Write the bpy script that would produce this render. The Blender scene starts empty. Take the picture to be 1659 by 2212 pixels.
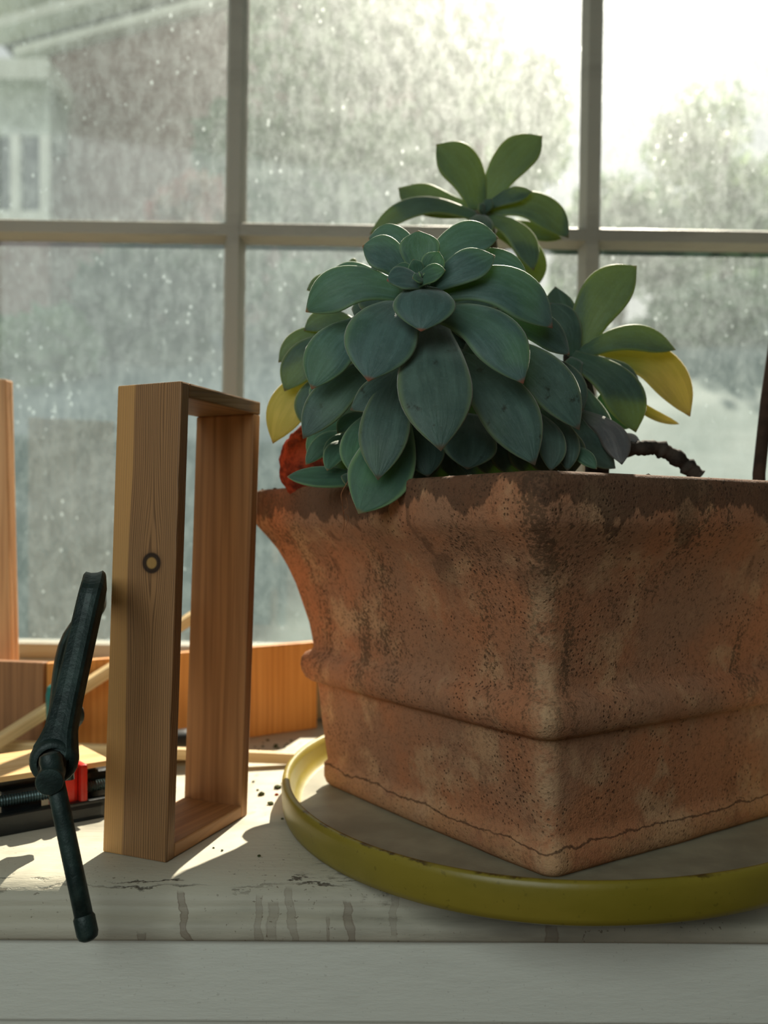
import bpy, bmesh, math, random
from mathutils import Vector, Matrix, noise as mnoise
random.seed(7)
S = bpy.context.scene
COL = S.collection
R = math.radians

# ---------------------------------------------------------------- camera, world, sun, lamps, exposure
F = 2050.0; HX = 830.0; HY = 1141.0; HC = 0.209          # focal length (px), principal point, camera height above the sill
def P(x, y, d):                                          # image point at depth d (metres) -> world point
    return Vector(((x - HX) / F * d, d, HC + (HY - y) / F * d))
cd = bpy.data.cameras.new('camera'); cam = bpy.data.objects.new('camera', cd); COL.objects.link(cam)
cam.location = (0, 0, HC); cam.rotation_euler = (R(90), 0, 0)
cd.sensor_fit = 'VERTICAL'; cd.sensor_height = 36; cd.sensor_width = 27
cd.lens = F / 2212 * 36; cd.shift_y = (HY - 1106) / 2212; cd.clip_start = .02; cd.clip_end = 300
cd.dof.use_dof = True; cd.dof.focus_distance = .56; cd.dof.aperture_fstop = 6.5
S.camera = cam
SUN_AZ, SUN_EL = R(15), R(42)
w = bpy.data.worlds.new('world'); S.world = w; w.use_nodes = True
wt = w.node_tree; wt.nodes.clear()
wo = wt.nodes.new('ShaderNodeOutputWorld'); bg = wt.nodes.new('ShaderNodeBackground')
tc = wt.nodes.new('ShaderNodeTexCoord'); sp = wt.nodes.new('ShaderNodeSeparateXYZ'); rmp = wt.nodes.new('ShaderNodeValToRGB')
rmp.color_ramp.elements[0].position = 0.0; rmp.color_ramp.elements[0].color = (.95, .90, .80, 1)
rmp.color_ramp.elements[1].position = 1.0; rmp.color_ramp.elements[1].color = (.55, .68, .80, 1)
wt.links.new(tc.outputs['Generated'], sp.inputs[0]); wt.links.new(sp.outputs['Z'], rmp.inputs[0])
wt.links.new(rmp.outputs[0], bg.inputs[0]); bg.inputs[1].default_value = .85
wt.links.new(bg.outputs[0], wo.inputs[0])
sd = bpy.data.lights.new('sun', 'SUN'); sd.energy = 16; sd.angle = R(.6); sd.color = (1.0, .88, .72)
sun = bpy.data.objects.new('sun', sd); COL.objects.link(sun); sun.location = (1, 4, 4)
tosun = Vector((math.sin(SUN_AZ) * math.cos(SUN_EL), math.cos(SUN_AZ) * math.cos(SUN_EL), math.sin(SUN_EL)))
sun.rotation_euler = tosun.to_track_quat('Z', 'Y').to_euler()
ad = bpy.data.lights.new('room_fill', 'AREA'); ad.shape = 'RECTANGLE'; ad.size = 1.3; ad.size_y = .9  # added fill lamp brightening the room side
ad.energy = 12.5; ad.color = (.90, .98, .95)
al = bpy.data.objects.new('room_fill', ad); COL.objects.link(al)
al.location = (-.6, -.85, .90); al.rotation_euler = (Vector((-.35, -1, .55))).to_track_quat('Z', 'Y').to_euler()
S.view_settings.view_transform = 'Standard'; S.view_settings.look = 'None'; S.view_settings.gamma = 1
S.view_settings.use_curve_mapping = False; S.view_settings.exposure = 0.0
S.cycles.use_denoising = True
S.cycles.sample_clamp_indirect = 4

# ---------------------------------------------------------------- object helpers
def link(name, me, mat=None, parent=None):
    o = bpy.data.objects.new(name, me); COL.objects.link(o)
    if mat is not None and me is not None: me.materials.append(mat)
    if parent is not None: o.parent = parent
    return o
def mesh(name, V, Fc, mat=None, parent=None, smooth=False):
    me = bpy.data.meshes.new(name); me.from_pydata([tuple(v) for v in V], [], Fc); me.update()
    if smooth: me.polygons.foreach_set('use_smooth', [True] * len(me.polygons))
    return link(name, me, mat, parent)
def tag(o, label=None, cat=None, group=None, kind=None):
    if label: o['label'] = label
    if cat: o['category'] = cat
    if group: o['group'] = group
    if kind: o['kind'] = kind
    return o
def thing(name, label, cat, group=None):
    o = bpy.data.objects.new(name, None); COL.objects.link(o); o.empty_display_size = .02
    return tag(o, label, cat, group)
def finish(bm, name, mat, parent=None, smooth=False, bevel=0, seg=2):
    if bevel:
        bmesh.ops.bevel(bm, geom=list(bm.edges), offset=bevel, segments=seg, affect='EDGES', profile=.6)
    bmesh.ops.recalc_face_normals(bm, faces=bm.faces)
    me = bpy.data.meshes.new(name); bm.to_mesh(me); bm.free()
    if smooth: me.polygons.foreach_set('use_smooth', [True] * len(me.polygons))
    return link(name, me, mat, parent)
def hexa(name, pts, mat, parent=None, bevel=0, uv=None, seg=2):
    """box from 8 points: 4 bottom (ccw) then 4 top; uv = (origin, u axis, v axis) gives metric UVs"""
    bm = bmesh.new(); vs = [bm.verts.new(p) for p in pts]
    for f in ((0, 3, 2, 1), (4, 5, 6, 7), (0, 1, 5, 4), (1, 2, 6, 5), (2, 3, 7, 6), (3, 0, 4, 7)): bm.faces.new([vs[i] for i in f])
    bmesh.ops.recalc_face_normals(bm, faces=bm.faces)
    if bevel: bmesh.ops.bevel(bm, geom=list(bm.edges), offset=bevel, segments=seg, affect='EDGES', profile=.6)
    if uv: set_uv(bm, *uv)
    return finish(bm, name, mat, parent)
def set_uv(bm, o, ua, va):
    L = bm.loops.layers.uv.verify(); wa = ua.cross(va)
    for f in bm.faces:
        for l in f.loops:
            p = l.vert.co - o
            l[L].uv = (p.dot(ua) + p.dot(wa) * .7, p.dot(va))
def box(name, a, b, mat, parent=None, bevel=0, uvv=None):
    (x0, y0, z0), (x1, y1, z1) = a, b
    pts = [(x0, y0, z0), (x1, y0, z0), (x1, y1, z0), (x0, y1, z0), (x0, y0, z1), (x1, y0, z1), (x1, y1, z1), (x0, y1, z1)]
    return hexa(name, [Vector(p) for p in pts], mat, parent, bevel, uvv)
def tube_data(path, radii, n=12, section=None, up=Vector((0, 0, 1)), caps=True, closed_round=False):
    V, Fc = [], []; m = len(path); prev = None
    for i, p in enumerate(path):
        t = (path[min(i + 1, m - 1)] - path[max(i - 1, 0)]).normalized()
        if prev is None:
            u = up - t * up.dot(t)
            if u.length < 1e-3: u = Vector((1, 0, 0)) - t * t.x
        else: u = prev - t * prev.dot(t)
        u.normalize(); prev = u; s = t.cross(u)
        r = radii[i] if isinstance(radii, (list, tuple)) else radii
        for k in range(n):
            if section: a, b = section[k]
            else: a, b = math.cos(2 * math.pi * k / n), math.sin(2 * math.pi * k / n)
            ra, rb = (r if isinstance(r, tuple) else (r, r))
            V.append(p + s * a * ra + u * b * rb)
    for i in range(m - 1):
        for k in range(n):
            Fc.append((i * n + k, i * n + (k + 1) % n, (i + 1) * n + (k + 1) % n, (i + 1) * n + k))
    if caps: Fc.append(tuple(range(n))[::-1]); Fc.append(tuple((m - 1) * n + k for k in range(n)))
    return V, Fc
def tube(name, path, radii, mat, parent=None, smooth=True, **kw):
    path = [Vector(p) for p in path]
    V, Fc = tube_data(path, radii, **kw)
    o = mesh(name, V, Fc, mat, parent, smooth)
    bm = bmesh.new(); bm.from_mesh(o.data); bmesh.ops.recalc_face_normals(bm, faces=bm.faces); bm.to_mesh(o.data); bm.free()
    return o
def smoothpath(pts, n=8):
    pts = [Vector(p) for p in pts]; out = []
    for i in range(len(pts) - 1):
        p0 = pts[max(i - 1, 0)]; p1 = pts[i]; p2 = pts[i + 1]; p3 = pts[min(i + 2, len(pts) - 1)]
        for k in range(n):
            t = k / n
            out.append(.5 * ((2 * p1) + (p2 - p0) * t + (2 * p0 - 5 * p1 + 4 * p2 - p3) * t * t + (3 * p1 - p0 - 3 * p2 + p3) * t ** 3))
    out.append(pts[-1]); return out
def interp(tab, t):
    for (a, va), (b, vb) in zip(tab, tab[1:]):
        if t <= b: return va + (vb - va) * (t - a) / (b - a) if b > a else vb
    return tab[-1][1]

# ---------------------------------------------------------------- material helpers
def lin(c):
    return tuple(((v / 255) / 12.92 if v / 255 <= .04045 else ((v / 255 + .055) / 1.055) ** 2.4) for v in c) + (1,)
class G:
    def __init__(s, name):
        s.m = bpy.data.materials.new(name); s.m.use_nodes = True; s.t = s.m.node_tree
        s.t.nodes.clear(); s.out = s.t.nodes.new('ShaderNodeOutputMaterial')
    def n(s, typ, **kw):
        nd = s.t.nodes.new(typ)
        for k, v in kw.items():
            if k.startswith('_'): setattr(nd, k[1:], v)
            else: s.set(nd.inputs[k.replace('__', ' ')], v)
        return nd
    def set(s, sock, v):
        if isinstance(v, bpy.types.NodeSocket): s.t.links.new(v, sock)
        else: sock.default_value = v
    def math(s, op, a, b=0.0, c=0.0, clamp=False):
        nd = s.t.nodes.new('ShaderNodeMath'); nd.operation = op; nd.use_clamp = clamp
        s.set(nd.inputs[0], a); s.set(nd.inputs[1], b); s.set(nd.inputs[2], c); return nd.outputs[0]
    def coord(s, kind='Object', scale=(1, 1, 1), loc=(0, 0, 0)):
        tc = s.n('ShaderNodeTexCoord'); mp = s.n('ShaderNodeMapping')
        s.set(mp.inputs['Vector'], tc.outputs[kind]); mp.inputs['Scale'].default_value = scale; mp.inputs['Location'].default_value = loc
        return mp.outputs[0]
    def noise(s, v, scale, detail=3, rough=.55, dist=0):
        nd = s.n('ShaderNodeTexNoise'); s.set(nd.inputs['Vector'], v); nd.inputs['Scale'].default_value = scale
        nd.inputs['Detail'].default_value = detail; nd.inputs['Roughness'].default_value = rough; nd.inputs['Distortion'].default_value = dist
        return nd.outputs['Fac']
    def step(s, v, a, b):
        nd = s.n('ShaderNodeMapRange'); nd.interpolation_type = 'SMOOTHSTEP'; s.set(nd.inputs['Value'], v)
        nd.inputs['From Min'].default_value = a; nd.inputs['From Max'].default_value = b; return nd.outputs[0]
    def mix(s, f, a, b, mode='MIX'):
        nd = s.n('ShaderNodeMix', _data_type='RGBA', _blend_type=mode); s.set(nd.inputs[0], f); s.set(nd.inputs[6], a); s.set(nd.inputs[7], b)
        return nd.outputs[2]
    def bsdf(s, color, rough=.6, spec=.4, metal=0, bump=None, bs=.3, bd=.001, out=True, **kw):
        b = s.n('ShaderNodeBsdfPrincipled'); s.set(b.inputs['Base Color'], color); s.set(b.inputs['Roughness'], rough)
        b.inputs['Specular IOR Level'].default_value = spec; b.inputs['Metallic'].default_value = metal
        for k, v in kw.items(): s.set(b.inputs[k.replace('__', ' ')], v)
        if bump is not None:
            bp = s.n('ShaderNodeBump'); s.set(bp.inputs['Height'], bump); bp.inputs['Strength'].default_value = bs; bp.inputs['Distance'].default_value = bd
            s.t.links.new(bp.outputs[0], b.inputs['Normal'])
        if out: s.t.links.new(b.outputs[0], s.out.inputs[0])
        return b.outputs[0]
def plain(name, c, rough=.6, spec=.4, metal=0, var=.15, scale=60, bump=.2):
    g = G(name); v = g.coord(); n = g.noise(v, scale, 4)
    col = g.mix(g.step(n, .3, .7), lin([x * (1 - var) for x in c]), lin([min(255, x * (1 + var)) for x in c]))
    g.bsdf(col, rough, spec, metal, bump=g.noise(v, scale * 6, 3), bs=bump, bd=.0008); return g.m

def paint_mat(name, base, dirt=.5, stains=()):
    g = G(name); v = g.coord(); vs = g.coord(scale=(.25, 1, 1))
    big = g.noise(vs, 14, 5, .65); fine = g.noise(vs, 160, 4, .7)
    col = g.mix(g.math('MULTIPLY', g.step(big, .48, .72), dirt), lin(base), lin([x * .72 for x in base]))
    spk = g.step(g.noise(v, 420, 2, .5), .66, .72); patch = g.step(g.noise(v, 22, 3), .40, .58)
    col = g.mix(g.math('MULTIPLY', g.math('MULTIPLY', spk, patch), .7 * dirt), col, lin((92, 78, 58)))
    h = fine
    if stains:
        sx = g.n('ShaderNodeSeparateXYZ'); g.set(sx.inputs[0], v)
        wob = g.math('MULTIPLY', g.math('SUBTRACT', g.noise(v, 90, 3), .5), .006)
        X = g.math('ADD', sx.outputs[0], wob); Z = g.math('ADD', sx.outputs[2], wob)
        for (x0, hw, z0, z1, sl, amt) in stains:       # drip marks on the moulded nose
            xc = g.math('SUBTRACT', X, g.math('ADD', x0, g.math('MULTIPLY', Z, sl)))
            inx = g.step(g.math('ABSOLUTE', xc), hw, hw * .72)
            inz = g.math('MULTIPLY', g.step(Z, z0 - .0015, z0), g.step(Z, z1 + .002, z1))
            edge = g.math('MULTIPLY', g.step(g.math('ABSOLUTE', xc), hw * .55, hw * .9), .5)
            m = g.math('MULTIPLY', g.math('MULTIPLY', inx, inz), g.math('MULTIPLY', g.math('ADD', edge, .6), amt), clamp=True)
            col = g.mix(m, col, lin((104, 84, 66)))
        # cracked dirty line where the flat top turns into the nose
        Y = sx.outputs[1]
        wy = g.math('ADD', Y, g.math('MULTIPLY', g.math('SUBTRACT', g.noise(g.coord(scale=(.4, 1, 1)), 60, 5, .7), .5), .022))
        ln = g.math('MULTIPLY', g.step(g.math('ABSOLUTE', g.math('SUBTRACT', wy, .5665)), .0011, .0003), g.step(g.noise(v, 16, 2), .42, .6))
        ln = g.math('MAXIMUM', ln, g.math('MULTIPLY', g.step(g.math('ABSOLUTE', g.math('SUBTRACT', wy, .5715)), .0009, .0002), g.step(g.noise(v, 26, 3), .50, .60)))
        chip = g.math('MULTIPLY', g.step(g.noise(g.coord(scale=(.5, 1, 1)), 95, 4, .7), .66, .70), g.step(g.math('ABSOLUTE', g.math('SUBTRACT', Y, .574)), .016, .004)); ln = g.math('MAXIMUM', ln, chip)
        col = g.mix(g.math('MULTIPLY', ln, .85), col, lin((58, 48, 38)))
        # soil staining by the saucer
        dx = g.math('DIVIDE', g.math('SUBTRACT', sx.outputs[0], .0), .055); dy = g.math('DIVIDE', g.math('SUBTRACT', Y, .58), .03)
        rr = g.math('ADD', g.math('MULTIPLY', dx, dx), g.math('MULTIPLY', dy, dy))
        sm = g.math('MULTIPLY', g.step(rr, 1.3, .1), g.step(g.noise(g.coord(scale=(.5, 1, 1)), 110, 5, .75), .5, .68))
        col = g.mix(g.math('MULTIPLY', sm, .75), col, lin((70, 58, 44)))
        h = g.math('ADD', fine, g.math('MULTIPLY', ln, -2))
    g.bsdf(col, .55, .35, bump=h, bs=.45, bd=.0012); return g.m

def wood_mat(name, sap, heart, line, knot=None, period=.0017, split=None, contrast=.5, rough=.55):
    g = G(name); uvn = g.n('ShaderNodeUVMap'); sx = g.n('ShaderNodeSeparateXYZ'); g.set(sx.inputs[0], uvn.outputs[0])
    U, V = sx.outputs[0], sx.outputs[1]
    cmb = g.n('ShaderNodeCombineXYZ'); g.set(cmb.inputs[0], U); g.set(cmb.inputs[1], g.math('MULTIPLY', V, .08))
    warp = g.math('MULTIPLY', g.math('SUBTRACT', g.noise(cmb.outputs[0], 60, 3), .5), .006)
    U2 = g.math('ADD', U, warp)
    kring = kin = None
    if knot:
        uk, vk, rk = knot
        du = g.math('SUBTRACT', U, uk); dv = g.math('SUBTRACT', V, vk)
        e = g.math('EXPONENT', g.math('MULTIPLY', g.math('ADD', g.math('POWER', g.math('DIVIDE', du, .014), 2), g.math('POWER', g.math('DIVIDE', dv, .034), 2)), -1))
        push = g.math('MULTIPLY', g.math('DIVIDE', du, g.math('ADD', g.math('ABSOLUTE', du), .004)), g.math('MULTIPLY', e, .0085))
        U2 = g.math('SUBTRACT', U2, push)
        d = g.math('SQRT', g.math('ADD', g.math('POWER', g.math('DIVIDE', du, rk), 2), g.math('POWER', g.math('DIVIDE', dv, rk * .92), 2)))
        kin = g.step(d, 1.05, .85); kring = g.step(g.math('ABSOLUTE', g.math('SUBTRACT', d, .92)), .42, .14)
        halo = g.step(d, 1.9, 1.0)
    c2 = g.n('ShaderNodeCombineXYZ'); g.set(c2.inputs[0], U2); g.set(c2.inputs[1], g.math('MULTIPLY', V, .03))
    n1 = g.noise(c2.outputs[0], 700, 2, .6); n2 = g.noise(c2.outputs[0], 160, 2, .5)
    sn = g.math('SINE', g.math('MULTIPLY', U2, 2 * math.pi / period))
    ln = g.math('MULTIPLY', g.step(g.math('ADD', sn, g.math('MULTIPLY', n1, 1.4)), .4, 2.0), contrast)
    if split is not None:
        f = g.step(g.math('SUBTRACT', g.math('SUBTRACT', U2, split), g.math('MULTIPLY', V, .012)), -.0005, .0012)
    else: f = g.step(n2, .35, .65)
    col = g.mix(f, lin(sap), lin(heart))
    lf = g.math('MULTIPLY', ln, g.math('ADD', g.math('MULTIPLY', f, .75), .25))
    col = g.mix(lf, col, lin(line))
    if knot:
        col = g.mix(g.math('MULTIPLY', halo, .35), col, lin(line))
        col = g.mix(kin, col, lin([heart[0] * 1.05, heart[1] * 1.1, heart[2] * .95])); col = g.mix(g.math('MULTIPLY', kring, .95), col, lin((38, 25, 18)))
    g.bsdf(col, rough, .35, bump=g.math('MULTIPLY', ln, -1), bs=.25, bd=.0006); return g.m

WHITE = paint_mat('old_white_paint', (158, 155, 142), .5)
SILLM = paint_mat('sill_paint', (188, 184, 166), .9, stains=[
    (P(370, 1990, .55).x, .0026, -.030, -.008, -.35, .8), (P(550, 1990, .55).x, .0028, -.029, -.010, -.1, .45), (P(588, 2000, .55).x, .0035, -.027, -.012, 0, .4),
    (P(614, 1990, .55).x, .0028, -.030, -.006, -.25, .45), (P(712, 2000, .55).x, .0012, -.031, -.018, 0, .6), (P(740, 1990, .55).x, .0030, -.031, -.012, -.2, .7),
    (P(852, 1985, .55).x, .0024, -.026, -.010, 0, .35), (P(1190, 2015, .55).x, .0042, -.031, -.0215, 0, .6), (P(308, 2022, .55).x, .0028, -.031, -.026, 0, .55)])
PLASTER = plain('room_plaster', (150, 146, 132), .8, .2, var=.05)
FLOORM = wood_mat('floor_wood', (120, 88, 58), (104, 74, 48), (70, 48, 30), period=.01)

# ---------------------------------------------------------------- the setting: room, sill, window
YF, YW = .556, 1.05
st = lambda o: tag(o, kind='structure')
st(box('floor', (-2, -2.6, -.95), (2.2, 1.2, -.9), FLOORM, uvv=(Vector((0, 0, 0)), Vector((1, 0, 0)), Vector((0, 1, 0)))))
st(box('ceiling', (-2, -2.6, 1.55), (2.2, 1.2, 1.62), PLASTER))
st(box('wall_left', (-2.1, -2.6, -.95), (-2, 1.2, 1.62), PLASTER))
st(box('wall_right', (2.2, -2.6, -.95), (2.3, 1.2, 1.62), PLASTER))
st(box('wall_rear', (-2.1, -2.7, -.95), (2.3, -2.6, 1.62), PLASTER))
def ring_wall():
    bm = bmesh.new()
    def bx(a, b):
        m = bmesh.ops.create_cube(bm, size=1)['verts']
        for v in m: v.co = Vector([a[i] + (v.co[i] + .5) * (b[i] - a[i]) for i in range(3)])
    bx((-2.1, YF + .006, -.95), (2.3, 1.2, -.033)); bx((-2.1, YF + .006, -.033), (-.62, 1.2, 1.62)); bx((.72, YF + .006, -.033), (2.3, 1.2, 1.62)); bx((-.62, YF + .006, 1.47), (.72, 1.2, 1.62))
    return finish(bm, 'wall_window', PLASTER)
st(ring_wall())
# sill with a moulded nose: profile (Y, z) swept along x; front edge turned by a hair
prof = [(1.12, 0), (.75, 0), (.595, 0), (.580, -.0003), (.571, -.0018), (.5645, -.0046), (.5605, -.008), (.5582, -.0115), (.5585, -.0135), (.5575, -.0160), (.5530, -.0182), (.5492, -.0200), (.5478, -.0225), (.5474, -.0255), (.5476, -.0282), (.5484, -.0300), (.551, -.0308), (.562, -.031), (1.12, -.031)]
xs = [-.62 + (1.34) * i / 90 for i in range(91)]
V, Fc = [], []
for x in xs:
    for (y, z) in prof: V.append((x, y - (.012 * x if y < .75 else 0), z + mnoise.noise(Vector((x * 18, y * 18, z * 40))) * (.0006 if .545 < y < .74 and z > -.03 else .0)))
m = len(prof)
for i in range(90):
    for k in range(m): Fc.append((i * m + k, i * m + (k + 1) % m, (i + 1) * m + (k + 1) % m, (i + 1) * m + k))
Fc += [tuple(range(m)), tuple(90 * m + k for k in range(m))[::-1]]
sill = mesh('trim_1', V, Fc, SILLM, None, True); bmx = bmesh.new(); bmx.from_mesh(sill.data); bmesh.ops.recalc_face_normals(bmx, faces=bmx.faces); bmx.to_mesh(sill.data); bmx.free()
tag(sill, 'chipped white painted window sill with stained rounded front edge', kind='structure')
APR = paint_mat('apron_paint', (222, 225, 214), .25)
ap = box('trim_2', (-.9, YF - .004, -.0785), (1.0, YF + .008, -.0312), APR, bevel=.0012); ap.rotation_euler = (0, 0, -.012); tag(ap, 'flat white painted board under the window sill', kind='structure')
ap2 = box('trim_3', (-.9, YF, -.16), (1.0, YF + .012, -.0792), APR, bevel=.0015); ap2.rotation_euler = (0, 0, -.012); st(ap2)

# window: grid of panes, a touch crooked
glass = G('dusty_glass')
v = glass.coord('Generated'); vo = glass.coord('Object')
sx = glass.n('ShaderNodeSeparateXYZ'); glass.set(sx.inputs[0], v)
def edge(axis): return glass.math('SUBTRACT', .5, glass.math('ABSOLUTE', glass.math('SUBTRACT', sx.outputs[axis], .5)))
ed = glass.math('MINIMUM', edge(0), glass.math('MULTIPLY', edge(2), 1.15))
edn = glass.math('ADD', ed, glass.math('MULTIPLY', glass.math('SUBTRACT', glass.noise(vo, 45, 3), .5), .02))
edm = glass.step(edn, .034, .006)
dust = glass.noise(glass.coord(scale=(1, 1, .55)), 70, 6, .75)
fine = glass.noise(vo, 230, 2, .6)
vor = glass.n('ShaderNodeTexVoronoi'); glass.set(vor.inputs['Vector'], glass.coord(scale=(1, 1, .7))); vor.inputs['Scale'].default_value = 95
drop = glass.math('MULTIPLY', glass.step(vor.outputs['Distance'], .20, .10), glass.step(glass.noise(vo, 9, 3, .6), .42, .6))
g1 = glass.math('MULTIPLY', glass.step(dust, .36, .68), .19)
g2 = glass.math('MULTIPLY', glass.step(fine, .45, .7), .05)
amt = glass.math('ADD', glass.math('ADD', .19, g1), glass.math('ADD', g2, glass.math('ADD', glass.math('MULTIPLY', drop, .5), glass.math('MULTIPLY', edm, .7))), clamp=True)
tr = glass.n('ShaderNodeBsdfTransparent'); tr.inputs[0].default_value = (.93, .96, .95, 1)
tl = glass.n('ShaderNodeBsdfTranslucent'); tl.inputs[0].default_value = (.18, .23, .235, 1)
rf = glass.n('ShaderNodeBsdfRefraction'); rf.inputs['Color'].default_value = (.82, .88, .88, 1); rf.inputs['Roughness'].default_value = .8; rf.inputs['IOR'].default_value = 1.4
m1 = glass.n('ShaderNodeMixShader'); m1.inputs[0].default_value = .15
glass.t.links.new(tl.outputs[0], m1.inputs[1]); glass.t.links.new(rf.outputs[0], m1.inputs[2])
m2 = glass.n('ShaderNodeMixShader'); glass.set(m2.inputs[0], amt); glass.t.links.new(tr.outputs[0], m2.inputs[1]); glass.t.links.new(m1.outputs[0], m2.inputs[2])
gl = glass.n('ShaderNodeBsdfGlossy'); gl.inputs['Roughness'].default_value = .05
m3 = glass.n('ShaderNodeMixShader'); m3.inputs[0].default_value = .04; glass.t.links.new(m2.outputs[0], m3.inputs[1]); glass.t.links.new(gl.outputs[0], m3.inputs[2])
glass.t.links.new(m3.outputs[0], glass.out.inputs[0])
GLASS = glass.m
win = tag(bpy.data.objects.new('window_1', None), 'old white multi-pane window with dusty glass', kind='structure'); COL.objects.link(win)
c0 = P(509, 505, YW); win.location = c0; win.rotation_euler = (0, .0155, 0)
SPX = (1273 - 509) / F * YW; SPZ = c0.z - .073
def bar(name, a, b, half=.0108, deep=.017, horizontal=False, ox=0):
    """muntin: flat face into the room, sloped flanks running back to the glass"""
    n = 46; V, Fc = [], []
    for i in range(n + 1):
        t = a + (b - a) * i / n
        wv = .0008 * mnoise.noise(Vector((t * 30, ox * 9.1, horizontal * 5)))
        sec = [(-half - .0012 - wv, 0), (-half * .98 - wv, -deep * .35), (-half * .72, -deep * .8), (-half * .6, -deep), (half * .6, -deep), (half * .72, -deep * .8), (half * .98 + wv, -deep * .35), (half + .0012 + wv, 0), (half * .5, .012), (-half * .5, .012)]
        for (s, y) in sec: V.append((t, y, ox + s) if horizontal else (ox + s, y, t))
    k = 10
    for i in range(n):
        for j in range(k): Fc.append((i * k + j, i * k + (j + 1) % k, (i + 1) * k + (j + 1) % k, (i + 1) * k + j))
    Fc += [tuple(range(k)), tuple(n * k + j for j in range(k))[::-1]]
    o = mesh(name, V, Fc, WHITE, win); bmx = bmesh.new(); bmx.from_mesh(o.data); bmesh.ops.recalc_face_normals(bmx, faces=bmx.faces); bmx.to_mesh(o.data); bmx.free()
    return o
X0, X1, Z0, Z1 = -SPX, 2 * SPX, -SPZ, 2 * SPZ - .04
for k in (0, 1): bar('muntin', Z0, Z1, ox=k * SPX)
for k in (0, 1): bar('muntin', X0, X1, horizontal=True, ox=k * SPZ).location.y = .0009
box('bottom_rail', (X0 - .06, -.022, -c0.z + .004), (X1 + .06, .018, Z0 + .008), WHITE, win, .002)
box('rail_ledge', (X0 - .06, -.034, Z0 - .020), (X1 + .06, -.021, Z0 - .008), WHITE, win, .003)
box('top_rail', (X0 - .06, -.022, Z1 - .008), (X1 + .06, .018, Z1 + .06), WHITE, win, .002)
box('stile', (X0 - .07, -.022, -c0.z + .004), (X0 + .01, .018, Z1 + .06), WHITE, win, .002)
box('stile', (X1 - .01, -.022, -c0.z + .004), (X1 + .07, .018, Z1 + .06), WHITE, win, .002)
for i in range(3):
    for j in range(3):
        xa, xb = X0 + i * SPX, X0 + (i + 1) * SPX; za, zb = Z0 + j * SPZ, min(Z0 + (j + 1) * SPZ, Z1)
        V = []; Fc = []
        for a in range(2):
            for (x, z) in ((xa, za), (xb, za), (xb, zb), (xa, zb)): V.append((x, 0, z))
            break
        mesh('glass_pane', V, [(3, 2, 1, 0)], GLASS, win)

# ---------------------------------------------------------------- outside
BRICK = G('brick_far'); bc = BRICK.coord('Object', scale=(1, 1, 1)); sxx = BRICK.n('ShaderNodeSeparateXYZ'); BRICK.set(sxx.inputs[0], bc)
cb = BRICK.n('ShaderNodeCombineXYZ'); BRICK.set(cb.inputs[0], sxx.outputs[0]); BRICK.set(cb.inputs[1], sxx.outputs[2])
bt = BRICK.n('ShaderNodeTexBrick'); BRICK.set(bt.inputs['Vector'], cb.outputs[0]); bt.inputs['Scale'].default_value = 1; bt.inputs['Brick Width'].default_value = .22; bt.inputs['Row Height'].default_value = .075; bt.inputs['Mortar Size'].default_value = .01
bt.inputs['Color1'].default_value = lin((140, 108, 100)); bt.inputs['Color2'].default_value = lin((122, 98, 92)); bt.inputs['Mortar'].default_value = lin((150, 135, 125))
BRICK.bsdf(BRICK.mix(.4, bt.outputs['Color'], BRICK.mix(BRICK.noise(bc, 1.2, 4), lin((118, 92, 86)), lin((150, 126, 114)))), .85, .2)
TRIMW = plain('exterior_white_paint', (225, 230, 215), .6, .3, var=.03, scale=3)
DARKG = plain('dark_window_glass', (40, 52, 60), .15, .5, var=.1, scale=2)
SLATE = plain('grey_roof_slate', (95, 92, 95), .7, .3, scale=8)
house = thing('brick_house', 'tall brick house with white gable trim beyond the dusty window', 'house')
YH = 11.0
a = P(110, 120, YH); bx_ = P(1092, 120, YH); RS = .27
zr = lambda x: a.z + (x - a.x) * RS
apex = 2.0
pts = [Vector((a.x, YH, -1)), Vector((bx_.x, YH, -1)), Vector((bx_.x, YH + 7, -1)), Vector((a.x, YH + 7, -1)), Vector((a.x, YH, zr(a.x))), Vector((bx_.x, YH, zr(bx_.x))), Vector((bx_.x, YH + 7, zr(bx_.x))), Vector((a.x, YH + 7, zr(a.x)))]
hexa('brick_wall', pts, BRICK.m, house)
for (off, th, pr) in ((.02, .10, .16), (.30, .12, .30), (.62, .09, .45)):
    x0, x1 = a.x - .35 - off * .9, bx_.x + .35
    V = []
    for y in (YH - pr, YH + .05):
        V += [Vector((x0, y, zr(x0) + off)), Vector((x1, y, zr(x1) + off)), Vector((x1, y, zr(x1) + off + th)), Vector((x0, y, zr(x0) + off + th))]
    hexa('gable_board', [V[0], V[1], V[5], V[4], V[3], V[2], V[6], V[7]], TRIMW, house)
x0, x1 = a.x - .9, bx_.x + .5
hexa('roof_slope', [Vector((x0, YH - .45, zr(x0) + .8)), Vector((x1, YH - .45, zr(x1) + .8)), Vector((x1, YH + 7.3, zr(x1) + .8)), Vector((x0, YH + 7.3, zr(x0) + .8)),
     Vector((x0, YH - .45, zr(x0) + .95)), Vector((x1, YH - .45, zr(x1) + .95)), Vector((x1, YH + 7.3, zr(x1) + .95)), Vector((x0, YH + 7.3, zr(x0) + .95))], SLATE, house)
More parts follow.
